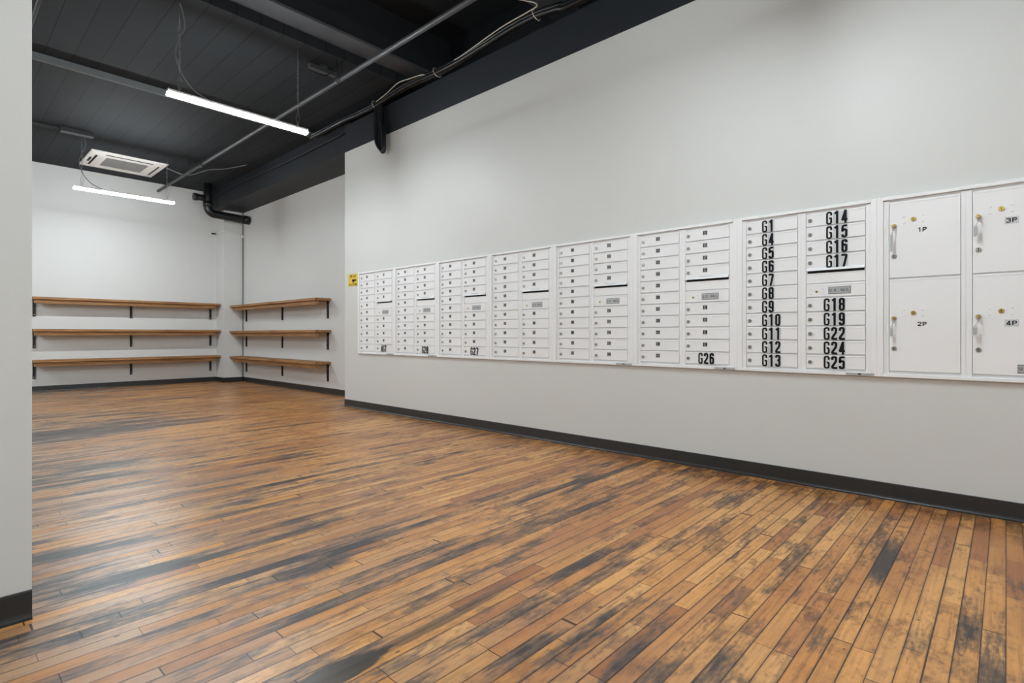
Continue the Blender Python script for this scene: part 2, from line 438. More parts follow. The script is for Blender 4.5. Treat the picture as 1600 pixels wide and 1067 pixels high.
def glyph(ch, W, s):
    """strokes of a glyph in a W x 1 cell, stroke width s: list of (points, closed)"""
    h = s / 2; L = h; R = W - h; B = h; T = 1 - h; r = W * 0.42; C = W / 2
    G = {
        '0': [([(L, B), (R, B), (R, T), (L, T)], r, True)],
        '1': [([(C * 0.35, 0.79), (C * 1.15, 0.93), (C * 1.15, 0.0)], 0.02, False), ([(C * 1.15, 1.0), (C * 1.15, 0.5)], 0, False)],
        '2': [([(L, 0.70), (L, T), (R, T), (R, 0.58), (L, 0.20), (L, B), (W, B)], r * 0.8, False)],
        '3': [([(L, 0.74), (L, T), (R, T), (R, 0.54), (C * 0.8, 0.53)], r, False), ([(C * 0.8, 0.53), (R, 0.52), (R, B), (L, B), (L, 0.27)], r, False)],
        '4': [([(W * 0.68, 0.0), (W * 0.68, 1.0)], 0, False), ([(W * 0.68, 0.96), (L * 0.9, 0.27), (W, 0.27)], 0.01, False)],
        '5': [([(W * 0.95, T), (L, T), (L, 0.52), (L + 0.01, 0.60), (R, 0.62), (R, B), (L, B), (L, 0.25)], r * 0.9, False)],
        '6': [([(R, 0.74), (R, T), (L, T), (L, B), (R, B), (R, 0.58), (L, 0.56)], r, False)],
        '7': [([(0, T), (R, T), (R, 0.80), (W * 0.38, 0.0)], 0.05, False)],
        '8': [([(L, B), (R, B), (R, 0.52), (L, 0.52)], r, True), ([(L, 0.52), (R, 0.52), (R, T), (L, T)], r, True)],
        '9': [([(L, 0.26), (L, B), (R, B), (R, T), (L, T), (L, 0.42), (R, 0.44)], r, False)],
        'G': [([(R, 0.70), (R, T), (L, T), (L, B), (R, B), (R, 0.49), (C, 0.49)], r, False)],
        'C': [([(R, 0.70), (R, T), (L, T), (L, B), (R, B), (R, 0.30)], r, False)],
        'O': [([(L, B), (R, B), (R, T), (L, T)], r, True)],
        'U': [([(L, 1.0), (L, B), (R, B), (R, 1.0)], r, False)],
        'M': [([(L, 0), (L, 0.97), (C, 0.35), (R, 0.97), (R, 0)], 0.0, False)],
        'N': [([(L, 0), (L, 0.97), (R, 0.03), (R, 1)], 0.0, False)],
        'T': [([(0, T), (W, T)], 0, False), ([(C, T), (C, 0)], 0, False)],
        'P': [([(L, 0), (L, T), (R, T), (R, 0.47), (L, 0.47)], r, False), ([(L, 0.5), (L, 1)], 0, False)],
        'R': [([(L, 0), (L, T), (R, T), (R, 0.49), (L, 0.49)], r, False), ([(L, 0.5), (L, 1)], 0, False), ([(C, 0.49), (R, 0)], 0, False)],
        'S': [([(R, 0.72), (R, T), (L, T), (L, 0.54), (R, 0.48), (R, B), (L, B), (L, 0.28)], r * 0.8, False)],
        'A': [([(L * 0.8, 0), (C, 0.96), (W - L * 0.8, 0)], 0.0, False), ([(W * 0.2, 0.28), (W * 0.8, 0.28)], 0, False)],
        'I': [([(C, 0), (C, 1)], 0, False)],
        'L': [([(L, 1), (L, B), (W, B)], 0, False)],
        'E': [([(W, T), (L, T), (L, B), (W, B)], 0, False), ([(L, 0.5), (W * 0.85, 0.5)], 0, False)],
        'Y': [([(L * 0.8, 1), (C, 0.45), (W - L * 0.8, 1)], 0, False), ([(C, 0.5), (C, 0)], 0, False)],
        '.': [([(C, 0), (C, s)], 0, False)],
        '!': [([(C, 0), (C, s)], 0, False), ([(C, 0.3), (C, 1)], 0, False)],
        "'": [([(C, 0.7), (C, 1)], 0, False)],
        ' ': [],
    }[ch]
    return [(fillet(pp, rr, 5, cl) if rr > 0 else [Vector(q) for q in pp], cl) for pp, rr, cl in G]

def ribbon(bm, pts, closed, s, X, mi):
    n = len(pts)
    lo, hi = [], []
    for i, q in enumerate(pts):
        if closed:
            a = q - pts[i - 1]; b = pts[(i + 1) % n] - q
        else:
            a = q - pts[max(i - 1, 0)]; b = pts[min(i + 1, n - 1)] - q
            if i == 0: a = b
            if i == n - 1: b = a
        a = a.normalized() if a.length > 1e-9 else b.normalized()
        b = b.normalized() if b.length > 1e-9 else a
        na, nb = Vector((-a.y, a.x)), Vector((-b.y, b.x))
        m = (na + nb)
        m = m.normalized() if m.length > 1e-6 else na
        k = s / 2 / max(0.35, m.dot(na))
        lo.append(bm.verts.new(X(q - m * k))); hi.append(bm.verts.new(X(q + m * k)))
    for i in range(n if closed else n - 1):
        j = (i + 1) % n
        try:
            bm.faces.new((lo[i], lo[j], hi[j], hi[i])).material_index = mi
        except ValueError:
            pass

def text(bm, txt, x, z, y, height, cw, adv, stroke=0.16, mi=0):
    """flat lettering in the x-z plane facing -y; cell width cw, advance adv (both in metres)"""
    W = cw / height
    d = 0.0
    for k, ch in enumerate(txt):
        st = stroke if ch != 'G' else stroke * 0.78
        for pts, cl in glyph(ch, W, st):
            ox = x + k * adv
            d += 0.00002
            yy = y - d
            ribbon(bm, pts, cl, st, lambda q: Vector((ox + q.x * height, yy, z + q.y * height)), mi)

# ================================================================== THE ROOM
XW, XR, YF, YP = 3.9451, 4.5537, 12.402, 11.959
YE = 6.795                                      # end of the mailbox wall
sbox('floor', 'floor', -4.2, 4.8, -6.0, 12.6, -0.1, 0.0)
sbox('wall_right', 'wall', XW, 4.5, -6.0, YE, 0.0, 3.535)
sbox('wall_recess', 'wallfar', XR, 4.75, -6.0, 12.6, 0.0, 3.58)
sbox('wall_far', 'wallfar', -4.2, XR, YF, 12.6, 0.0, 4.0)
sbox('wall_pilaster', 'wallfar', 4.17, XR, YP, YF, 0.0, 3.58)
sbox('wall_near', 'wall', -4.0, 0.25, 2.535, 2.68, 0.0, 4.85)
sbox('wall_left', 'wall', -4.2, -4.0, 2.68, YF, 0.0, 4.2)
sbox('wall_side', 'wall', -4.2, -4.0, -6.0, 2.68, 0.0, 4.85)
sbox('wall_back', 'wall', -4.2, 4.75, -6.2, -6.0, 0.0, 4.85)
# black upper parts
sbox('trim_1', 'bulk', XW, 4.30, -6.0, YE, 3.535, 3.905)               # bulkhead above the mailbox wall
sbox('trim_2', 'bulk', 4.02, 4.75, YE, 12.6, 3.58, 3.995)              # girder running on to the far corner
sbox('wall_upper', 'bulk', 4.55, 4.75, -6.0, 12.6, 3.58, 4.85)
# ceiling decks at three levels
bm = bmesh.new()
box(bm, -4.2, 4.6, 5.43, 7.78, 4.06, 4.20)
box(bm, -4.2, 4.6, 7.78, 12.6, 3.995, 4.20)
struct('ceiling', bm, 'deck')
sbox('ceiling_2', 'black', -4.2, 4.75, -6.2, 5.32, 4.75, 4.85)
# steel beams across the room
def ibeam(name, y1, fl=0.28, x0=-4.0, z=4.17):
    bm = bmesh.new()
    box(bm, x0, 4.55, y1 - fl, y1, z, z + 0.03, 0.004)
    box(bm, x0, 4.55, y1 - fl / 2 - 0.02, y1 - fl / 2 + 0.02, z + 0.03, 4.75, 0, 1)
    return struct(name, bm, ['beam', 'black'])
ibeam('ceiling_beam', 5.43)
ibeam('ceiling_beam.001', 3.37, x0=-4.0)
ibeam('ceiling_beam.002', 1.3, x0=-4.0)
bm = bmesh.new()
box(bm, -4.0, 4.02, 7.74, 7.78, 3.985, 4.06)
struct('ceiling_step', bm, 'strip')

# skirting: black rubber cove base, x along, facing -y
def cove(name, length, loc, rot):
    bm = bmesh.new()
    prof = [(0, 0), (-0.020, 0), (-0.020, 0.003), (-0.013, 0.006), (-0.009, 0.012), (-0.007, 0.022), (-0.006, 0.096), (-0.004, 0.1), (0, 0.1)]
    prism_x(bm, prof, 0, length)
    o = obj(name, bm, 'rubber', None, loc, rot)
    o['kind'] = 'structure'
    return o
cove('baseboard_right', 12.79, (XW, YE, 0), -PI / 2)
cove('baseboard_recess', YP - YE + 0.0, (XR, YP, 0), -PI / 2)
cove('baseboard_far', 4.17 + 4.0, (-4.0, YF, 0), 0)
cove('baseboard_pilaster', XR - 4.17, (4.17, YP, 0), 0)
cove('baseboard_pilaster_side', YF - YP, (4.17, YF, 0), -PI / 2)
cove('baseboard_near', 4.25, (-4.0, 2.535, 0), 0)

# ================================================================== LAMPS
def lamp(x0, x1, y, z, top, label, name='linear_lamp'):
    t = thing(name, label, 'ceiling light', ((x0 + x1) / 2, y, z), 0, 'hanging linear lamps')
    hl = (x1 - x0) / 2
    bm = bmesh.new(); box(bm, -hl, hl, -0.030, 0.030, 0.006, 0.030, 0.003)
    obj('housing', bm, 'lamp_body', t)
    bm = bmesh.new()
    prof = [(-0.031, 0.006), (-0.031, -0.019), (-0.028, -0.023), (0.028, -0.023), (0.031, -0.019), (0.031, 0.006)]
    prism_x(bm, prof, -hl, hl)
    obj('diffuser', bm, 'emit', t)
    for s in (-1, 1):
        bm = bmesh.new(); box(bm, min(s * hl, s * (hl - 0.006)), max(s * hl, s * (hl - 0.006)), -0.033, 0.033, 0.0065, 0.032, 0.002)
        obj('end_cap', bm, 'lamp_body', t)
        bm = bmesh.new()
        hx = s * (hl - 0.10)
        H = top - z
        tube(bm, [(hx, 0, 0.03), (hx - 0.02, 0, 0.13)], 0.0025, 6)
        tube(bm, [(hx, 0, 0.03), (hx + 0.02, 0, 0.13)], 0.0025, 6)
        zz, k = 0.13, 0
        tube(bm, [(hx - 0.02, 0, 0.13), (hx, 0, 0.2), (hx + 0.02, 0, 0.13)], 0.0025, 6)
        while zz < H * 0.62:                     # chain links
            z0 = 0.2 + (zz - 0.13)
            a = 0.007 if k % 2 else 0.0
            b = 0.0 if k % 2 else 0.007
            tube(bm, [(hx - a, -b, z0), (hx - a, -b, z0 + 0.034), (hx, 0, z0 + 0.042), (hx + a, b, z0 + 0.034), (hx + a, b, z0), (hx, 0, z0 - 0.008), (hx - a, -b, z0)], 0.002, 5)
            zz += 0.036; k += 1
        tube(bm, [(hx, 0, 0.2 + zz - 0.13), (hx, 0, H)], 0.003, 6)
        obj('hanger', bm, 'chain', t)
    bm = bmesh.new()
    H = top - z
    pts = spline([(-hl + 0.36, 0, 0.03), (-hl + 0.22, 0.0, 0.09), (-hl + 0.12, -0.01, 0.20), (-hl + 0.065, -0.01, 0.36), (-hl + 0.09, 0, 0.50), (-hl + 0.14, 0.0, 0.64), (-hl + 0.13, 0, 0.76), (-hl + 0.10, 0.0, H)])
    tube(bm, pts, 0.006, 8)
    obj('power_cord', bm, 'cableg', t)
    return t
lamp(1.473, 2.797, 5.608, 3.20, 4.06, 'nearer lit white linear lamp hanging on chains beside the dark beam')
lamp(1.476, 2.788, 10.246, 3.20, 3.995, 'farther lit white linear lamp hanging before the far wall shelves')
lamp(1.473, 2.797, 0.93, 3.20, 4.75, 'lit white linear lamp hanging opposite the parcel lockers')
lamp(1.473, 2.797, -3.70, 3.20, 4.75, 'added unseen white linear lamp hanging farthest from the wooden shelves')  # unseen, row continued behind the camera for more brightness
lamp(-2.4, -1.08, 0.3, 3.20, 4.75, 'added unseen linear fill lamp hanging before the left partition wall')  # out of view, added as fill light
lamp(-2.4, -1.08, 5.608, 3.20, 4.06, 'lit white linear lamp hanging behind the left partition wall')
lamp(-2.4, -1.08, 7.927, 3.20, 3.995, 'added unseen linear fill lamp hanging between the two others left of the partition edge')  # extra lamp hidden by the partition, added to fill the far room
lamp(-2.4, -1.08, 10.246, 3.20, 3.995, 'lit white linear lamp hanging left of the one before the shelves')
lamp(-2.4, -1.08, -3.70, 3.20, 4.75, 'added unseen linear fill lamp hanging left of the one farthest from the shelves')  # extra lamp behind the camera, added to raise the fill

# ================================================================== CEILING SERVICES
# cassette air conditioner
def cassette():
    t = thing('ceiling_air_conditioner', 'square ivory cassette air conditioner set in the black ceiling', 'air conditioner', (2.335, 11.40, 3.995))
    bm = bmesh.new()
    a, b = 0.54, 0.30                             # half size, half grille opening
    prof = [(-0.0, a), ]
    # frame of four bevelled sides with a sloped inner lip
    for sx in range(4):
        ca, sa = math.cos(sx * PI / 2), math.sin(sx * PI / 2)
        def Rr(x, y, z): return bm.verts.new((ca * x - sa * y, sa * x + ca * y, z))
        q = [(-a, -a, 0), (a, -a, 0), (-a, -a, -0.012), (a, -a, -0.012), (-a + .012, -a + .012, -0.022), (a - .012, -a + .012, -0.022), (-0.40, -0.40, -0.034), (0.40, -0.40, -0.034), (-b, -b, -0.034), (b, -b, -0.034), (-b, -b, 0), (b, -b, 0)]
        vv = [Rr(*c_) for c_ in q]
        for k in range(0, 10, 2):
            bm.faces.new((vv[k], vv[k + 1], vv[k + 3], vv[k + 2]))
    bmesh.ops.remove_doubles(bm, verts=bm.verts, dist=1e-5)
    obj('panel', bm, 'acw', t)
    bm = bmesh.new()
    for k in range(16):
        y = -b + 0.02 + k * (2 * b - 0.04) / 15
        box(bm, -b, b, y - 0.013, y + 0.006, -0.034, -0.026)
    box(bm, -b, b, -b, b, -0.012, -0.002)
    for s in (-1, 0, 1):
        box(bm, s * 0.2 - 0.004, s * 0.2 + 0.004, -b, b, -0.032, -0.024)
    obj('grille', bm, 'acg', t)
    for k in range(4):
        ang = k * PI / 2
        bm = bmesh.new()
        box(bm, -0.34, 0.34, -0.455, -0.425, -0.0345, -0.022, 0.003, 1)
        box(bm, -0.34, 0.34, -0.424, -0.402, -0.040, -0.030, 0.003, 0)
        o = obj('air_flap', bm, ['acw', 'dark'], t, (0, 0, 0), ang)
    bm = bmesh.new()
    box(bm, -0.50, -0.47, -0.14, 0.14, -0.030, -0.0285 + 0.004, 0, 0)
    obj('indicator_slot', bm, 'dark', t)
    return t
cassette()

# sprinkler main running along the room
t = thing('sprinkler_pipe', 'long straight grey steel pipe running under the black ceiling to the far wall', 'pipe', (3.1, 7.0, 3.83))
bm = bmesh.new(); tube(bm, [(0, -12.9, -0.04), (0, 5.40, 0.015)], 0.026, 14); obj('pipe', bm, 'pipeg', t)
for y in (-4.4, -1.53, 2.9):
    bm = bmesh.new(); tube(bm, [(0, y - 0.05, 0), (0, y + 0.05, 0)], 0.034, 14); obj('coupling', bm, 'pipeg', t)
for y in (-1.53, 3.4):
    bm = bmesh.new()
    tube(bm, [(-0.03, y, 0), (-0.03, y, 0.26)], 0.006, 8); tube(bm, [(0.04, y, 0), (0.04, y, 0.26)], 0.006, 8)
    tube(bm, [(0.035 * math.cos(q), y, 0.035 * math.sin(q)) for q in [PI + PI * k / 10 for k in range(11)]], 0.005, 6)
    obj('pipe_hanger', bm, 'cable', t)

bm = bmesh.new(); tube(bm, [(0.645, 2.7, 3.85), (0.645, 12.35, 3.85)], 0.016, 10)
tag(obj('electrical_conduit', bm, 'pipeg'), 'thin grey conduit under the ceiling close to the left partition wall', 'conduit')
t = thing('ceiling_conduit', 'pair of thin conduits along the ceiling ending in a box above the far lamp', 'conduit', (0, 10.05, 3.965))
for y in (-0.035, 0.035):
    bm = bmesh.new(); tube(bm, [(-1.0, y, 0), (1.35, y, 0.0)], 0.011, 8); obj('tube', bm, 'pipeg', t)
bm = bmesh.new(); box(bm, 1.30, 1.68, -0.06, 0.06, -0.03, 0.03, 0.004); obj('junction_box', bm, 'pipeg', t)

# cable bundle lying on the bulkhead
pts = [(3.88, 0.0, 3.93), (3.88, 1.4, 3.935), (3.88, 2.764, 3.941), (3.88, 3.0, 3.975), (3.88, 3.256, 4.012), (3.88, 3.567, 4.018), (3.88, 3.924, 3.99), (3.88, 4.315, 3.958), (3.88, 4.711, 3.952), (3.88, 5.221, 3.978), (3.88, 5.612, 3.962), (3.88, 5.935, 3.939), (3.88, 6.343, 3.938), (3.88, 6.666, 3.95), (3.90, 7.19, 3.965), (3.90, 7.666, 3.97)]
t = thing('cable_bundle', 'thick black cable bundle sagging along the top of the black bulkhead', 'cable', (3.88, 4.7, 3.95))
O = Vector((3.88, 4.7, 3.95))
bm = bmesh.new(); tube(bm, [q - O + Vector((0, 0, 0.016)) for q in spline(pts)], 0.027, 10); obj('cable', bm, 'cable', t)
bm = bmesh.new(); tube(bm, [q - O + Vector((-0.020, 0, -0.026 + 0.006 * math.sin(q.y * 3))) for q in spline(pts)], 0.024, 10); obj('cable', bm, 'cable', t)
bm = bmesh.new(); tube(bm, [q - O + Vector((0.022, 0, -0.014 + 0.008 * math.sin(q.y * 2 + 1))) for q in spline(pts)], 0.020, 10); obj('cable', bm, 'cable', t)
for c in ((3.88, 3.256, 4.008), (3.88, 4.711, 3.948), (3.88, 5.93, 3.936)):
    bm = bmesh.new()
    tube(bm, [Vector(c) - O + Vector((-0.004 + 0.054 * math.cos(q), 0.02 * math.sin(q), 0.054 * math.sin(q) - 0.006)) for q in [2 * PI * k / 20 for k in range(21)]], 0.0045, 6)
    obj('cable_tie', bm, 'wirew', t)['label'] = 'cream cable tie'
wires = (([(3.84, 3.60, 4.40), (3.84, 3.53, 4.276), (3.84, 3.365, 4.169), (3.84, 3.246, 4.10), (3.835, 3.215, 4.05), (3.84, 3.35, 4.045), (3.84, 3.703, 4.032), (3.85, 4.22, 3.972), (3.86, 4.4, 3.968)], 'cream wire dropping from above and running over the near end of the black cables'),
         ([(3.87, 4.90, 3.975), (3.84, 4.949, 3.98), (3.84, 5.167, 4.008), (3.84, 5.396, 4.03), (3.84, 5.622, 3.98), (3.85, 5.86, 3.95), (3.87, 5.95, 3.955)], 'short cream wire arching off the black cables beside the grey beam end'))
for pp, lb in wires:
    bm = bmesh.new(); tube(bm, spline(pp), 0.006, 8)
    tag(obj('cream_wire', bm, 'wirew'), lb, 'wire')
bm = bmesh.new()
tube(bm, spline([(3.87, 5.90, 3.95), (3.865, 5.905, 3.75), (3.86, 5.90, 3.55), (3.86, 5.87, 3.42), (3.86, 5.78, 3.315), (3.86, 5.745, 3.29), (3.86, 5.725, 3.33), (3.865, 5.735, 3.5), (3.87, 5.79, 3.72), (3.875, 5.80, 3.95)]), 0.028, 10)
tube(bm, spline([(3.88, 5.86, 3.95), (3.885, 5.85, 3.70), (3.885, 5.84, 3.5), (3.88, 5.80, 3.36), (3.875, 5.765, 3.325), (3.88, 5.77, 3.45), (3.885, 5.80, 3.7), (3.885, 5.83, 3.95)]), 0.032, 10)
tag(obj('cable_loop', bm, 'cable'), 'black cable loop hanging over the top edge of the mailbox wall', 'cable')
# thin lines running on to the far corner
bm = bmesh.new(); tube(bm, spline([(3.98, 6.9, 3.84), (3.99, 8.5, 3.83), (3.99, 10.0, 3.85), (3.99, 11.9, 3.84)]), 0.012, 8)
tag(obj('girder_conduit', bm, 'bulk'), 'thin dark conduit fixed along the face of the far girder', 'conduit')
bm = bmesh.new(); tube(bm, spline([(2.88, 11.0, 3.96), (3.10, 10.95, 3.89), (3.254, 10.891, 3.90), (3.40, 10.5, 3.94), (3.55, 10.15, 3.92), (3.751, 9.858, 3.96), (3.80, 9.84, 3.985)]), 0.007, 8)
tag(obj('air_conditioner_cable', bm, 'cableg'), 'thin grey cable drooping from the air conditioner along the ceiling', 'cable')
t = thing('emergency_sensor', 'small dark sensor on a curled cable under the ceiling behind the near lamp', 'sensor', (3.05, 5.75, 4.06))
bm = bmesh.new(); box(bm, -0.16, 0.16, -0.03, 0.03, -0.07, -0.02, 0.006); box(bm, -0.04, 0.04, -0.05, 0.05, -0.03, 0.0, 0.004); obj('body', bm, 'pipeg', t)
bm = bmesh.new(); tube(bm, spline([(-0.28, -0.02, 0.0), (-0.25, -0.03, -0.08), (-0.14, -0.05, -0.13), (0, -0.05, -0.12), (0.08, -0.02, -0.06)]), 0.006, 8); obj('cord', bm, 'cable', t)

# drain in the far corner
t = thing('drain_pipe', 'thick black drain pipe bending from the ceiling across the far corner', 'pipe', (3.78, 11.70, 3.4))
bm = bmesh.new()
arc = [(0.13 - 0.13 * math.cos(k * PI / 16), 0, 0.14 - 0.13 * math.sin(k * PI / 16)) for k in range(9)]
tube(bm, [(0, 0, 0.595), (0, 0, 0.30)] + arc + [(0.35, -0.03, -0.002), (0.765, -0.08, -0.03)], 0.078, 18)
obj('pipe', bm, 'cable', t)
bm = bmesh.new(); tube(bm, [(0.66, -0.07, -0.02), (0.762, -0.08, -0.03)], 0.088, 18); obj('hub', bm, 'cable', t)
bm = bmesh.new(); tube(bm, [(0, 0, 0.14), (0, 0, 0.24)], 0.086, 18); obj('hub', bm, 'cable', t)
bm = bmesh.new(); tube(bm, [(0, 0, 0.30), (-0.25, 0.0, 0.30)], 0.062, 18); tube(bm, [(-0.19, 0, 0.30), (-0.26, 0, 0.30)], 0.072, 18); obj('branch', bm, 'cable', t)
bm = bmesh.new(); tube(bm, [(3.96, 11.98, 3.995), (3.96, 11.98, 3.46)], 0.03, 12)
tag(obj('vent_pipe', bm, 'pipeg'), 'slim pipe dropping beside the black drain pipe in the far corner', 'pipe')
# conduit at the pilaster
t = thing('corner_conduit', 'thin dark conduit running down the far corner with a white branch', 'conduit', (4.540, 11.944, 0.0))
bm = bmesh.new(); tube(bm, [(0, 0, 0.02), (0, 0, 3.58)], 0.006, 8); obj('riser', bm, 'cable', t)
bm = bmesh.new(); tube(bm, [(0, 0, 3.08), (-0.1, 0.002, 3.10), (-0.36, 0.0, 3.135), (-0.382, 0.02, 3.137), (-0.382, 0.43, 3.14)], 0.012, 8); obj('branch', bm, 'lamp_body', t)['label'] = 'white branch tube'
bm = bmesh.new(); box(bm, -0.03, 0.012, -0.022, 0.01, 3.05, 3.10, 0.004); obj('clip', bm, 'lamp_body', t)
bm = bmesh.new(); tube(bm, [(-0.382, 0.43, 3.14), (-0.47, 0.435, 3.135)], 0.014, 8); obj('nozzle', bm, 'cable', t)

# ================================================================== SHELVES
def shelf(name, length, loc, rot, xs, label, group, a0=0.02, a1=0.10):
    """local: x along the wall, wall at y = 0, front at y = -0.28, board top at z = 0"""
    t = thing(name, label, 'shelf', loc, rot, group)
    bm = bmesh.new(); box(bm, 0, length, -0.28, 0, -0.042, 0.0, 0.004); obj('board', bm, 'shelf', t)
    bm = bmesh.new(); box(bm, a0, length - a1, -0.245, -0.205, -0.110, -0.042, 0.002); obj('apron', bm, 'shelf', t)
    for x in xs:
        bm = bmesh.new()
        box(bm, x - 0.019, x + 0.019, -0.022, 0, -0.33, -0.042, 0.001)
        box(bm, x - 0.019, x + 0.019, -0.205, 0, -0.048, -0.042)
        b = obj('bracket', bm, 'bracket', t)
        for z in (-0.30, -0.12):
            bm = bmesh.new(); tube(bm, [(x, -0.021, z), (x, -0.025, z)], 0.007, 8); obj('screw', bm, 'lock', b)
    return t
WORDS = (('topmost', 1.643), ('middle', 1.093), ('lowest', 0.56))
for w, z in WORDS:
    shelf('wall_shelf', 4.168 - 1.205, (1.205, YF, z), 0, (0.045, 1.446, 2.846), w + ' long wooden shelf on the white far wall', 'far wall shelves')
for w, z in (('topmost', 1.60), ('middle', 1.073), ('lowest', 0.545)):
    shelf('wall_shelf', YP - 8.283, (XR, YP, z), -PI / 2, (YP - 11.769, YP - 10.079, YP - 8.373), w + ' wooden shelf on the side wall right of the pilaster', 'side wall shelves', 0.10, 0.03)

# ================================================================== MAILBOXES
ROW, TOP, DW = 0.0927, 1.792, 0.333
LX, RX = 0.028, 0.4105                          # left edges of the two door columns
PITCH, Y1 = 0.8357, 6.398

def mesh_of(bm, mats, name):
    bmesh.ops.recalc_face_normals(bm, faces=bm.faces)
    me = bpy.data.meshes.new(name); bm.to_mesh(me); bm.free()
    for mt in mats: me.materials.append(MAT[mt])
    return me

def unit_frame(w_open=0.771):
    bm = bmesh.new()
    z0, z1, o0, o1 = 0.743, 1.828, 0.762, 1.809
    x0, x1 = -0.0325, 0.803
    box(bm, x0, 0.0, -0.024, 0, z0, z1, 0.002); box(bm, w_open, x1, -0.024, 0, z0, z1, 0.002)
    box(bm, 0.0, w_open, -0.0238, 0, o1, z1, 0.0015); box(bm, 0.0, w_open, -0.0238, 0, z0, o0, 0.0015)
    box(bm, 0.0, w_open, -0.003, 0, o0, o1)                                # back plate
    box(bm, 0.0005, LX - 0.0012, -0.014, -0.002, o0, o1 - 0.006)             # jamb strips
    box(bm, 0.010, 0.014, -0.017, -0.002, o0, o1 - 0.006)
    box(bm, LX + DW + 0.0012, RX - 0.0012, -0.014, -0.002, o0, o1 - 0.006, 0.001)
    box(bm, LX + DW + 0.016, LX + DW + 0.020, -0.017, -0.002, o0, o1 - 0.006)
    box(bm, RX + DW + 0.0012, w_open - 0.0005, -0.014, -0.002, o0, o1 - 0.006)
    box(bm, LX + DW - 0.1, RX, -0.006, -0.002, o1 - 0.010, o1 - 0.001)
    return mesh_of(bm, ['white'], 'frame')
FRAME = unit_frame()

def door_mesh(w, h):
    bm = bmesh.new()
    box(bm, 0.0015, w - 0.0015, -0.015, -0.003, 0.0085, h - 0.0005, 0.0014)
    box(bm, 0.004, w - 0.004, -0.0165, -0.0145, h - 0.012, h - 0.003, 0.0006)   # folded upper lip
    return mesh_of(bm, ['white'], 'door')
DOOR = door_mesh(DW, ROW)

def lock_mesh(r=0.0125, mats=('lock', 'dark'), depth=0.006):
    bm = bmesh.new()
    tube(bm, [(0, 0, 0), (0, -depth, 0), (0, -depth - 0.0006, 0)], [r, r, r * 0.86], 16, 0)
    box(bm, -0.0014, 0.0014, -depth - 0.0012, -depth, -r * 0.62, r * 0.62, 0, 1)
    return mesh_of(bm, list(mats), 'lock')
LOCK = lock_mesh()
SLOCK = lock_mesh(0.0075, ('brass', 'dark'), 0.004)
BLOCK = lock_mesh(0.0125, ('brass', 'dark'), 0.006)

def small_label(num):
    bm = bmesh.new()
    box(bm, 0, 0.036, -0.0006, 0, 0, 0.033, 0, 0)
    text(bm, num, 0.0025, 0.0045, -0.0008, 0.025, 0.0092, 0.0110, 0.23, 1)
    return bm

def big_label(txt, h=0.083, backed=True):
    bm = bmesh.new()
    adv = 0.0425
    for k, ch in enumerate(txt):
        if backed and ch.isdigit():
            box(bm, k * adv - 0.005, k * adv + 0.0372, -0.0006, 0, 0.0, h * 0.98, 0, 0)
    text(bm, txt, 0, 0, -0.0012, h, 0.034, adv, 0.165, 1)
    return bm

def add_door(t, x, ztop, lab, big=False, lx=0.0, zoff=0.0, backed=True):
    d = child('door', DOOR, t, (x, 0, ztop - ROW))
    child('lock', LOCK, d, (0.0245, -0.015, ROW * 0.5))
    if lab:
        if big:
            obj('number_label', big_label(lab, backed=backed), ['sticker', 'ink'], d, (lx, -0.0172, 0.0065 + zoff))
        else:
            obj('number_label', small_label(lab), ['stickerd', 'ink'], d, (0.136, -0.0152, 0.042))
    return d

def us_mail_plate(parent, loc, s=1.0):
    bm = bmesh.new()
    box(bm, 0, 0.125, -0.002, 0, 0, 0.046, 0.0005, 0)
    box(bm, 0.003, 0.122, -0.0026, -0.0015, 0.003, 0.043, 0, 1)
    text(bm, 'U.S. MAIL', 0.008, 0.0145, -0.0028, 0.017, 0.0105, 0.0124, 0.15, 2)
    return obj('mail_plate', bm, ['plated', 'plate', 'ink'], parent, loc)

def rivets(parent, cx, cz, dx, dz, r, y):
    for sx in (-1, 1):
        for sz in (-1, 1):
            bm = bmesh.new()
            tube(bm, [(0, 0, 0), (0, -0.0012, 0), (0, -0.0022, 0)], [r, r * 0.85, r * 0.35], 10)
            obj('rivet', bm, 'white', parent, (cx + sx * dx, y, cz + sz * dz))

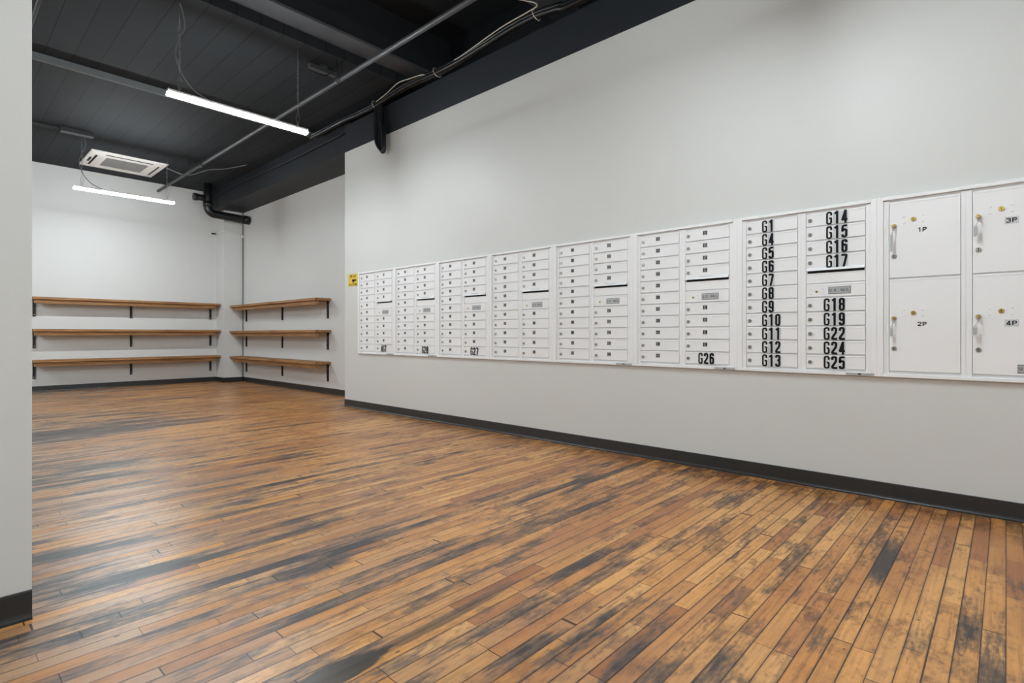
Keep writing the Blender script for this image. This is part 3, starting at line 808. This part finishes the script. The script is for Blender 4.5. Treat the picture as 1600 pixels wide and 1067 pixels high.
def mail_unit(k, left, right, label, big=False, bottom=None, maker=True):
    t = thing('mailbox_cabinet', label, 'mailbox', (XW, Y1 - k * PITCH, 0), -PI / 2, 'mailbox cabinets along the wall')
    child('frame', FRAME, t)
    for r in range(11):
        add_door(t, LX, TOP - r * ROW, left[r], big, 0.107)
    rr = [0, 1, 2, 3, 6, 7, 8, 9, 10]
    for n, r in enumerate(rr):
        b = big
        if bottom and r == 10:
            b = True
        add_door(t, RX, TOP - r * ROW, right[n], b, 0.118 if r < 5 else 0.104, backed=not bottom)
    # outgoing mail slot under the fourth door
    zt = TOP - 4 * ROW
    bm = bmesh.new(); box(bm, 0.0015, DW - 0.0015, -0.012, -0.003, 0.0055, ROW - 0.022, 0.001)
    s = obj('mail_slot_panel', bm, 'white', t, (RX, 0, zt - ROW))
    bm = bmesh.new()
    box(bm, 0.008, DW - 0.008, -0.008, -0.0032, 0.070, 0.0915)
    obj('slot_opening', bm, 'dark', s)['label'] = 'black slot opening'
    bm = bmesh.new()
    prof = [(-0.004, 0.104), (-0.0165, 0.103), (-0.030, 0.088), (-0.030, 0.0855), (-0.0265, 0.0855), (-0.014, 0.099), (-0.004, 0.100)]
    prism_x(bm, prof, 0.004, DW - 0.004)
    for x in (0.004, DW - 0.007):
        prism_x(bm, [(-0.004, 0.103), (-0.016, 0.103), (-0.030, 0.087), (-0.004, 0.083)], x, x + 0.003)
    obj('hood', bm, 'white', s)
    bm = bmesh.new(); box(bm, 0.11, 0.22, -0.0178, -0.0165, 0.1035, 0.1062); obj('slot_caption', bm, 'stickerd', s)
    # carrier door with plate
    d = child('carrier_door', DOOR, t, (RX, 0, zt - 2 * ROW))
    child('lock', SLOCK, d, (0.063, -0.015, ROW * 0.46))
    us_mail_plate(d, (0.130, -0.0152, 0.024))
    rivets(d, 0.063, ROW * 0.47, 0.035, 0.016, 0.0045, -0.015)
    if maker:
        bm = bmesh.new()
        box(bm, 0.64, 0.79, -0.0262, -0.0235, 0.7445, 0.761, 0.0005, 0)
        box(bm, 0.705, 0.722, -0.0275, -0.026, 0.748, 0.758, 0, 1)
        obj('maker_plate', bm, ['plate', 'inkg'], t)
    return t

def nums(a, n): return [str(a + i) for i in range(n)]
mail_unit(0, nums(101, 11), nums(112, 8) + ['MGT'], 'white mailbox cabinet beside the yellow sign, MGT on its bottom right door', bottom=True)
mail_unit(1, nums(120, 11), nums(131, 8) + ['G28'], 'white mailbox cabinet with G28 in large print on its bottom right door', bottom=True)
mail_unit(2, nums(201, 11), nums(212, 8) + ['G27'], 'white mailbox cabinet with G27 in large print on its bottom right door', bottom=True, maker=False)
mail_unit(3, nums(220, 11), nums(231, 9), 'white mailbox cabinet right of the one marked G27, small numbers only', maker=False)
mail_unit(4, nums(301, 11), nums(312, 9), 'white mailbox cabinet left of the one marked G26, small numbers only')
mail_unit(5, nums(321, 11), nums(332, 8) + ['G26'], 'white mailbox cabinet with G26 in large print on its bottom right door', bottom=True)
mail_unit(6, ['G1', 'G4', 'G5', 'G6', 'G7', 'G8', 'G9', 'G10', 'G11', 'G12', 'G13'], ['G14', 'G15', 'G16', 'G17', 'G18', 'G19', 'G22', 'G24', 'G25'],
          'white mailbox cabinet with large black G1 to G25 lettering on every door', big=True)

# parcel lockers
t = thing('parcel_locker_cabinet', 'white parcel locker cabinet with four large doors marked 1P to 4P', 'parcel locker', (XW, Y1 - 7 * PITCH, 0), -PI / 2)
child('frame', FRAME, t)
YL = Y1 - 7 * PITCH
def locker(x, z0, z1, lab, back):
    d = child('locker_door', door_mesh(DW, z1 - z0), t, (x, 0, z0))
    h = z1 - z0
    zk = h - 0.143 if lab in ('1P', '3P') else 0.325
    # key locks on the opening side
    child('lock', LOCK, d, (0.025, -0.015, zk)); child('lock', LOCK, d, (0.025, -0.015, zk - 0.182))
    child('master_lock', BLOCK, d, (0.118, -0.015, zk + 0.030))
    rivets(d, 0.118, zk + 0.030, 0.044, 0.0185, 0.0065, -0.015)
    bm = bmesh.new()
    if back:
        box(bm, -0.006, 0.050, -0.0006, 0, -0.004, 0.034, 0, 0)
    text(bm, lab, 0, 0.003, -0.0010, 0.025, 0.019, 0.0235, 0.19, 1)
    obj('number_label', bm, ['sticker', 'ink'], d, (0.138, -0.0152, zk - 0.052))
    return (x + 0.025, z0 + zk, zk)
keys = []
ZM = TOP - 5 * ROW + 0.002
for lab, x, z0, z1, back in (('1P', LX, ZM, TOP, False), ('2P', LX, TOP - 11 * ROW, ZM, False), ('3P', RX, ZM, TOP, True), ('4P', RX, TOP - 11 * ROW, ZM, True)):
    keys.append((lab,) + locker(x, z0, z1, lab, back))
bm = bmesh.new()
box(bm, 0, 0.125, -0.002, 0, 0, 0.046, 0.0005, 0); box(bm, 0.003, 0.122, -0.0026, -0.0015, 0.003, 0.043, 0, 1)
text(bm, 'U.S. MAIL', 0.008, 0.0145, -0.0028, 0.017, 0.0105, 0.0124, 0.15, 2)
obj('mail_plate', bm, ['plated', 'plate', 'ink'], t, (RX + 0.183, -0.0152, 0.793))

for lab, x, z, zk in keys:
    kt = thing('locker_key', 'brass key with hanging clear tag in the lock of door ' + lab, 'key', (XW - 0.0215, YL - x, z), -PI / 2, 'keys left in the parcel lockers')
    bm = bmesh.new()
    tube(bm, [(0, 0.0, 0), (0, -0.010, 0)], 0.0035, 8)
    tube(bm, [(0, -0.010, 0), (0, -0.014, 0)], [0.006, 0.011], 12)
    box(bm, -0.0025, 0.0025, -0.034, -0.013, -0.011, 0.011, 0.002)
    obj('key', bm, 'brass', kt)
    bm = bmesh.new()
    tube(bm, [(0.004 * math.sin(q), -0.030 + 0.013 * math.sin(q), -0.016 + 0.014 * math.cos(q)) for q in [2 * PI * i / 20 for i in range(21)]], 0.0014, 6)
    obj('key_ring', bm, 'chain', kt)
    bm = bmesh.new()
    w = {'1P': 0.016, '2P': 0.018, '3P': 0.022, '4P': 0.026}[lab]
    ox = {'1P': -0.008, '2P': -0.008, '3P': -0.010, '4P': -0.014}[lab]
    ln = {'1P': 0.105, '2P': 0.060, '3P': 0.062, '4P': 0.055}[lab]
    box(bm, ox - w / 2, ox + w / 2, -0.031, -0.0275, -0.052 - ln, -0.050, 0.001, 0)
    tube(bm, [(ox, -0.030, -0.052), (0, -0.030, -0.028)], 0.0025, 6, 0)
    box(bm, ox - w / 2 + 0.003, ox + w / 2 - 0.003, -0.0314, -0.0308, -0.046 - ln, -0.060, 0, 1)
    obj('key_tag', bm, ['tag', 'plate'], kt)

# ================================================================== YELLOW SIGN
bm = bmesh.new()
box(bm, 0, 0.235, -0.004, 0, 0, 0.168, 0.001, 0)
text(bm, 'SMILE', 0.045, 0.118, -0.0045, 0.036, 0.024, 0.031, 0.22, 1)
text(bm, "YOU'RE ON CAMERA", 0.012, 0.012, -0.0045, 0.022, 0.0105, 0.0134, 0.2, 1)
box(bm, 0.095, 0.185, -0.0048, -0.004, 0.063, 0.092, 0.0, 1)              # camera pictogram
box(bm, 0.185, 0.205, -0.0048, -0.004, 0.070, 0.086, 0.0, 1)
box(bm, 0.125, 0.140, -0.0048, -0.004, 0.045, 0.063, 0.0, 1)
box(bm, 0.105, 0.150, -0.0048, -0.004, 0.041, 0.047, 0.0, 1)
tag(obj('camera_sign', bm, ['yellow', 'ink'], None, (XW, 6.70, 1.66), -PI / 2), 'small yellow camera warning sign on the wall left of the mailboxes', 'sign')
